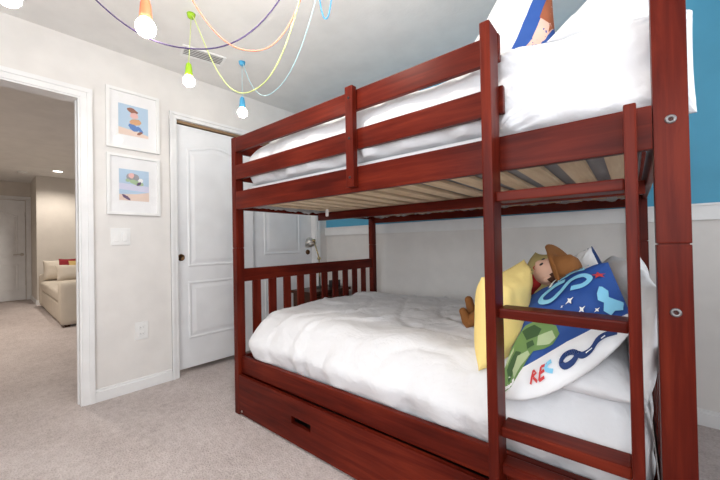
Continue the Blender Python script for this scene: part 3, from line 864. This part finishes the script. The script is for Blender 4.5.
pil('pillow', B1, .05, [NAVY, PWHITE, GREEN, GREEND, GREENL, NAVYD, LBLUE, PRED], 'blue printed pillow with light blue letters, a green patch and a white band', False, n=48, seed=21, patches=pt, pinch=0.0, pinch_low=-.45, wr=.004, back_mat=1, low_mat=1)
# darker blue pillow behind it
pil('pillow', [(1.709, .75, .692), (1.869, .60, .845), (1.781, .75, 1.001), (1.64, .90, .896)], .04, [NAVYD, PWHITE, NAVY], 'dark navy pillow with a white corner behind the blue printed one', n=28, seed=23, patches=[
    ([(.05, -.98), (.985, -.98), (.985, .985), (.25, .985)], 1), ([(-.7, -.2), (-.1, .1), (.0, .6), (-.5, .5)], 2), ([(-.3, .5), (.0, .62), (.0, .8), (-.2, .76)], 1)])
pil('pillow', [(1.485, .095, .565), (1.575, .40, .565), (1.575, .40, .955), (1.49, .13, .90)], .085, YELLOW, 'pale yellow pillow standing on edge behind the ladder', n=40, seed=31, pinch=.09, pw=.7, wr=.010)
pil('pillow', [(1.36, 1.0, .605), (1.62, .86, .605), (1.60, .90, .965), (1.50, .98, .965)], .05, OLIVE, 'olive gold pillow standing behind the cloth doll', n=26, seed=33)

# ------------------------------------------------------------------ cloth doll lying behind the yellow pillow (plain rag doll)
dv = lambda s, t, z: bw(s, t, z)
hd_ = dv(1.662, .43, .903); neck = dv(1.585, .455, .850); hip = dv(1.44, .515, .70)
doll = thing('cloth_doll', 'cloth doll in a brown felt hat lying behind the yellow pillow', 'doll', dv(1.45, .52, .60))
dl0 = doll.location.copy()
def skin_chain(name, pts, rad, mat):
    me = bpy.data.meshes.new(name)
    # swept tube with rounded ends
    bm = bmesh.new(); P = [Vector(p) - dl0 for p in pts]
    fine, rr = [], []
    for i in range(len(P) - 1):
        for k in range(6):
            t = k / 6; fine.append(P[i].lerp(P[i + 1], t)); rr.append(rad[i] + (rad[i + 1] - rad[i]) * (t * t * (3 - 2 * t)))
    fine.append(P[-1]); rr.append(rad[-1])
    d0 = (fine[0] - fine[1]).normalized(); d1 = (fine[-1] - fine[-2]).normalized()
    f0 = [fine[0] + d0 * rr[0] * math.sin(a) for a in (1.35, .9, .45)]; r0 = [rr[0] * math.cos(a) for a in (1.35, .9, .45)]
    f1 = [fine[-1] + d1 * rr[-1] * math.sin(a) for a in (.45, .9, 1.35)]; r1 = [rr[-1] * math.cos(a) for a in (.45, .9, 1.35)]
    tube(bm, f0 + fine + f1, r0 + rr + r1, 16)
    bpy.data.meshes.remove(me)
    return link_mesh(name, bm, mat, doll, True)
skin_chain('torso', [hip, hip.lerp(neck, .5), neck], [.05, .06, .034], DRED)
skin_chain('collar', [neck - (neck - hip).normalized() * .004, neck + (hd_ - neck).normalized() * .012], [.036, .033], DRED)
for k in (-1, 1):
    off = dv(0, .04 * k, 0) - dv(0, 0, 0)
    kn = dv(1.39, .515, .70) + off
    an = dv(1.35, .49 , .68) + off * .9
    skin_chain('leg', [hip + off * .7, kn, an], [.036, .031, .026], DBLUE)
    boot_b = dv(1.312, .487, .645) + off * .9
    skin_chain('boot', [an, boot_b, dv(1.295, .47, .745 if k > 0 else .70) + off * .9], [.027, .027, .019], DBROWN)
    sh = neck.lerp(hip, .18) + off * 1.3
    skin_chain('arm', [sh, sh + (hip - neck) * .45 + off * .8, sh + (hip - neck) * .85 + off * .6], [.026, .022, .019], DRED)
# head: one soft ball stretched along the face, with nose, ear and mouth
ax = (hd_ - neck).normalized()                        # crown direction
fw = (dv(-.55, -.35, .75) - dv(0, 0, 0)).normalized(); fw = (fw - ax * fw.dot(ax)).normalized()   # face looks up
sd = ax.cross(fw)
MH = Matrix.Translation(hd_ - dl0) @ Matrix((sd, fw, ax)).transposed().to_4x4()
bm = bmesh.new(); bmesh.ops.create_uvsphere(bm, u_segments=28, v_segments=18, radius=1)
for v in bm.verts:
    p = v.co.copy(); p.x *= .052; p.y *= .054; p.z *= .064
    if p.z < 0: p.x *= 1 - .2 * (p.z / -.06); 
    dn = (Vector((p.x, p.y, p.z)) - Vector((0, .05, -.006))).length
    if dn < .022: p.y += .014 * (1 - dn / .022)
    v.co = p
for f in bm.faces: f.smooth = True
bmesh.ops.transform(bm, matrix=MH, verts=bm.verts)
head = link_mesh('head', bm, SKIN, doll, True)
for k in (-1, 1):
    b = bmesh.new(); bmesh.ops.create_uvsphere(b, u_segments=12, v_segments=8, radius=1)
    for v in b.verts: v.co = Vector((v.co.x * .007 + k * .051, v.co.y * .013 - .004, v.co.z * .016 - .006))
    bmesh.ops.transform(b, matrix=MH, verts=b.verts); link_mesh('ear', b, SKIN, head, True)
    b = bmesh.new(); bmesh.ops.create_uvsphere(b, u_segments=12, v_segments=8, radius=1)
    for v in b.verts: v.co = Vector((v.co.x * .0065 + k * .02, v.co.y * .004 + .0505, v.co.z * .0085 + .010))
    bmesh.ops.transform(b, matrix=MH, verts=b.verts); link_mesh('eye', b, BLACK, head, True)
b = bmesh.new(); tube(b, [(-.016, .046, -.028), (-.007, .0495, -.033), (.007, .0495, -.033), (.016, .046, -.028)], .002, 6)
bmesh.ops.transform(b, matrix=MH, verts=b.verts); link_mesh('mouth', b, DRED, head, True)
# hair cap round the back and the sides of the head
bm = bmesh.new(); bmesh.ops.create_uvsphere(bm, u_segments=32, v_segments=22, radius=1)
kill = [v for v in bm.verts if v.co.y > (.42 - .25 * v.co.z if v.co.z > .25 else .05) or v.co.z < -.12]
bmesh.ops.delete(bm, geom=kill, context='VERTS')
for v in bm.verts: v.co = Vector((v.co.x * .057, v.co.y * .059, v.co.z * .068))
bmesh.ops.solidify(bm, geom=bm.faces[:], thickness=-.004)
for f in bm.faces: f.smooth = True
bmesh.ops.transform(bm, matrix=MH, verts=bm.verts)
link_mesh('hair', bm, DHAIR, doll, True)
# floppy felt hat
bm = bmesh.new(); seg = 40; prof = [(0, .088), (.028, .086), (.044, .072), (.054, .030), (.058, .022), (.075, .020), (.098, .024), (.100, .020), (.075, .015), (.056, .017), (.05, .028)]
MHat = MH @ Matrix.Translation((0, -.008, .010)) @ Matrix.Rotation(.28, 4, 'X') @ Matrix.Scale(1.12, 4)
lathe(bm, prof, seg)
for v in bm.verts:
    r = math.hypot(v.co.x, v.co.y)
    if r > .06: v.co.z += (r - .06) * (.45 * abs(v.co.x / r) + .25 * math.sin(2 * math.atan2(v.co.y, v.co.x)))
bmesh.ops.transform(bm, matrix=MHat, verts=bm.verts)
link_mesh('hat', bm, DBROWN, doll, True)

# ------------------------------------------------------------------ light
def area(name, loc, rot, sx, sy, e, col):
    l = bpy.data.lights.new(name, 'AREA'); l.shape = 'RECTANGLE'; l.size = sx; l.size_y = sy; l.energy = e; l.color = col
    o = bpy.data.objects.new(name, l); COL.objects.link(o); o.location = loc; o.rotation_euler = rot
    return o
area('added_light_front', ((WF[0] + WF[1]) / 2, RY - .12, (WF[2] + WF[3]) / 2), (PI / 2, 0, 0), WF[1] - WF[0], WF[3] - WF[2], 27, (.95, .98, 1))  # added lamp outside the made-up rear window, lights the front faces
area('daylight_right', (RX + .12, (WR[0] + WR[1]) / 2, (WR[2] + WR[3]) / 2), (PI / 2, 0, PI / 2), WR[1] - WR[0], WR[3] - WR[2], 14, (.90, .95, 1))
def point(name, loc, e, col, r=.05):
    l = bpy.data.lights.new(name, 'POINT'); l.energy = e; l.color = col; l.shadow_soft_size = r
    o = bpy.data.objects.new(name, l); COL.objects.link(o); o.location = loc
def spot(name, loc, e, col):
    l = bpy.data.lights.new(name, 'SPOT'); l.energy = e; l.color = col; l.spot_size = 2.6; l.spot_blend = .6; l.shadow_soft_size = .06
    o = bpy.data.objects.new(name, l); COL.objects.link(o); o.location = loc
for (x, y) in ((-5.05, -1.74), (-3.2, -2.8), (-2.0, -2.6)):
    spot('hall_downlight', (x, y, HC - .03), 58, (1, .92, .82))
w = bpy.data.worlds.new('sky'); SC.world = w; w.use_nodes = True
w.node_tree.nodes['Background'].inputs['Color'].default_value = (.85, .92, 1, 1)
w.node_tree.nodes['Background'].inputs['Strength'].default_value = 1.0

# ------------------------------------------------------------------ camera
cam = bpy.data.cameras.new('camera'); co = bpy.data.objects.new('camera', cam); COL.objects.link(co)
cam.sensor_width = 36; cam.lens = 331.7918 / 720 * 36; cam.clip_start = .05
yw, pt_, rl = [math.radians(a) for a in (41.4176, .537, -1.0637)]
F = Vector((-math.sin(yw) * math.cos(pt_), math.cos(yw) * math.cos(pt_), math.sin(pt_)))
r0 = Vector((math.cos(yw), math.sin(yw), 0)); u0 = r0.cross(F)
Rv = r0 * math.cos(rl) + u0 * math.sin(rl); Uv = -r0 * math.sin(rl) + u0 * math.cos(rl)
M = Matrix((Rv, Uv, -F)).transposed().to_4x4(); M.translation = (2.8209, -2.6126, 1.0343)
co.matrix_world = M
SC.camera = co
SC.view_settings.view_transform = 'Standard'; SC.view_settings.look = 'None'
SC.view_settings.gamma = 1; SC.view_settings.use_curve_mapping = False
SC.view_settings.exposure = 0.44
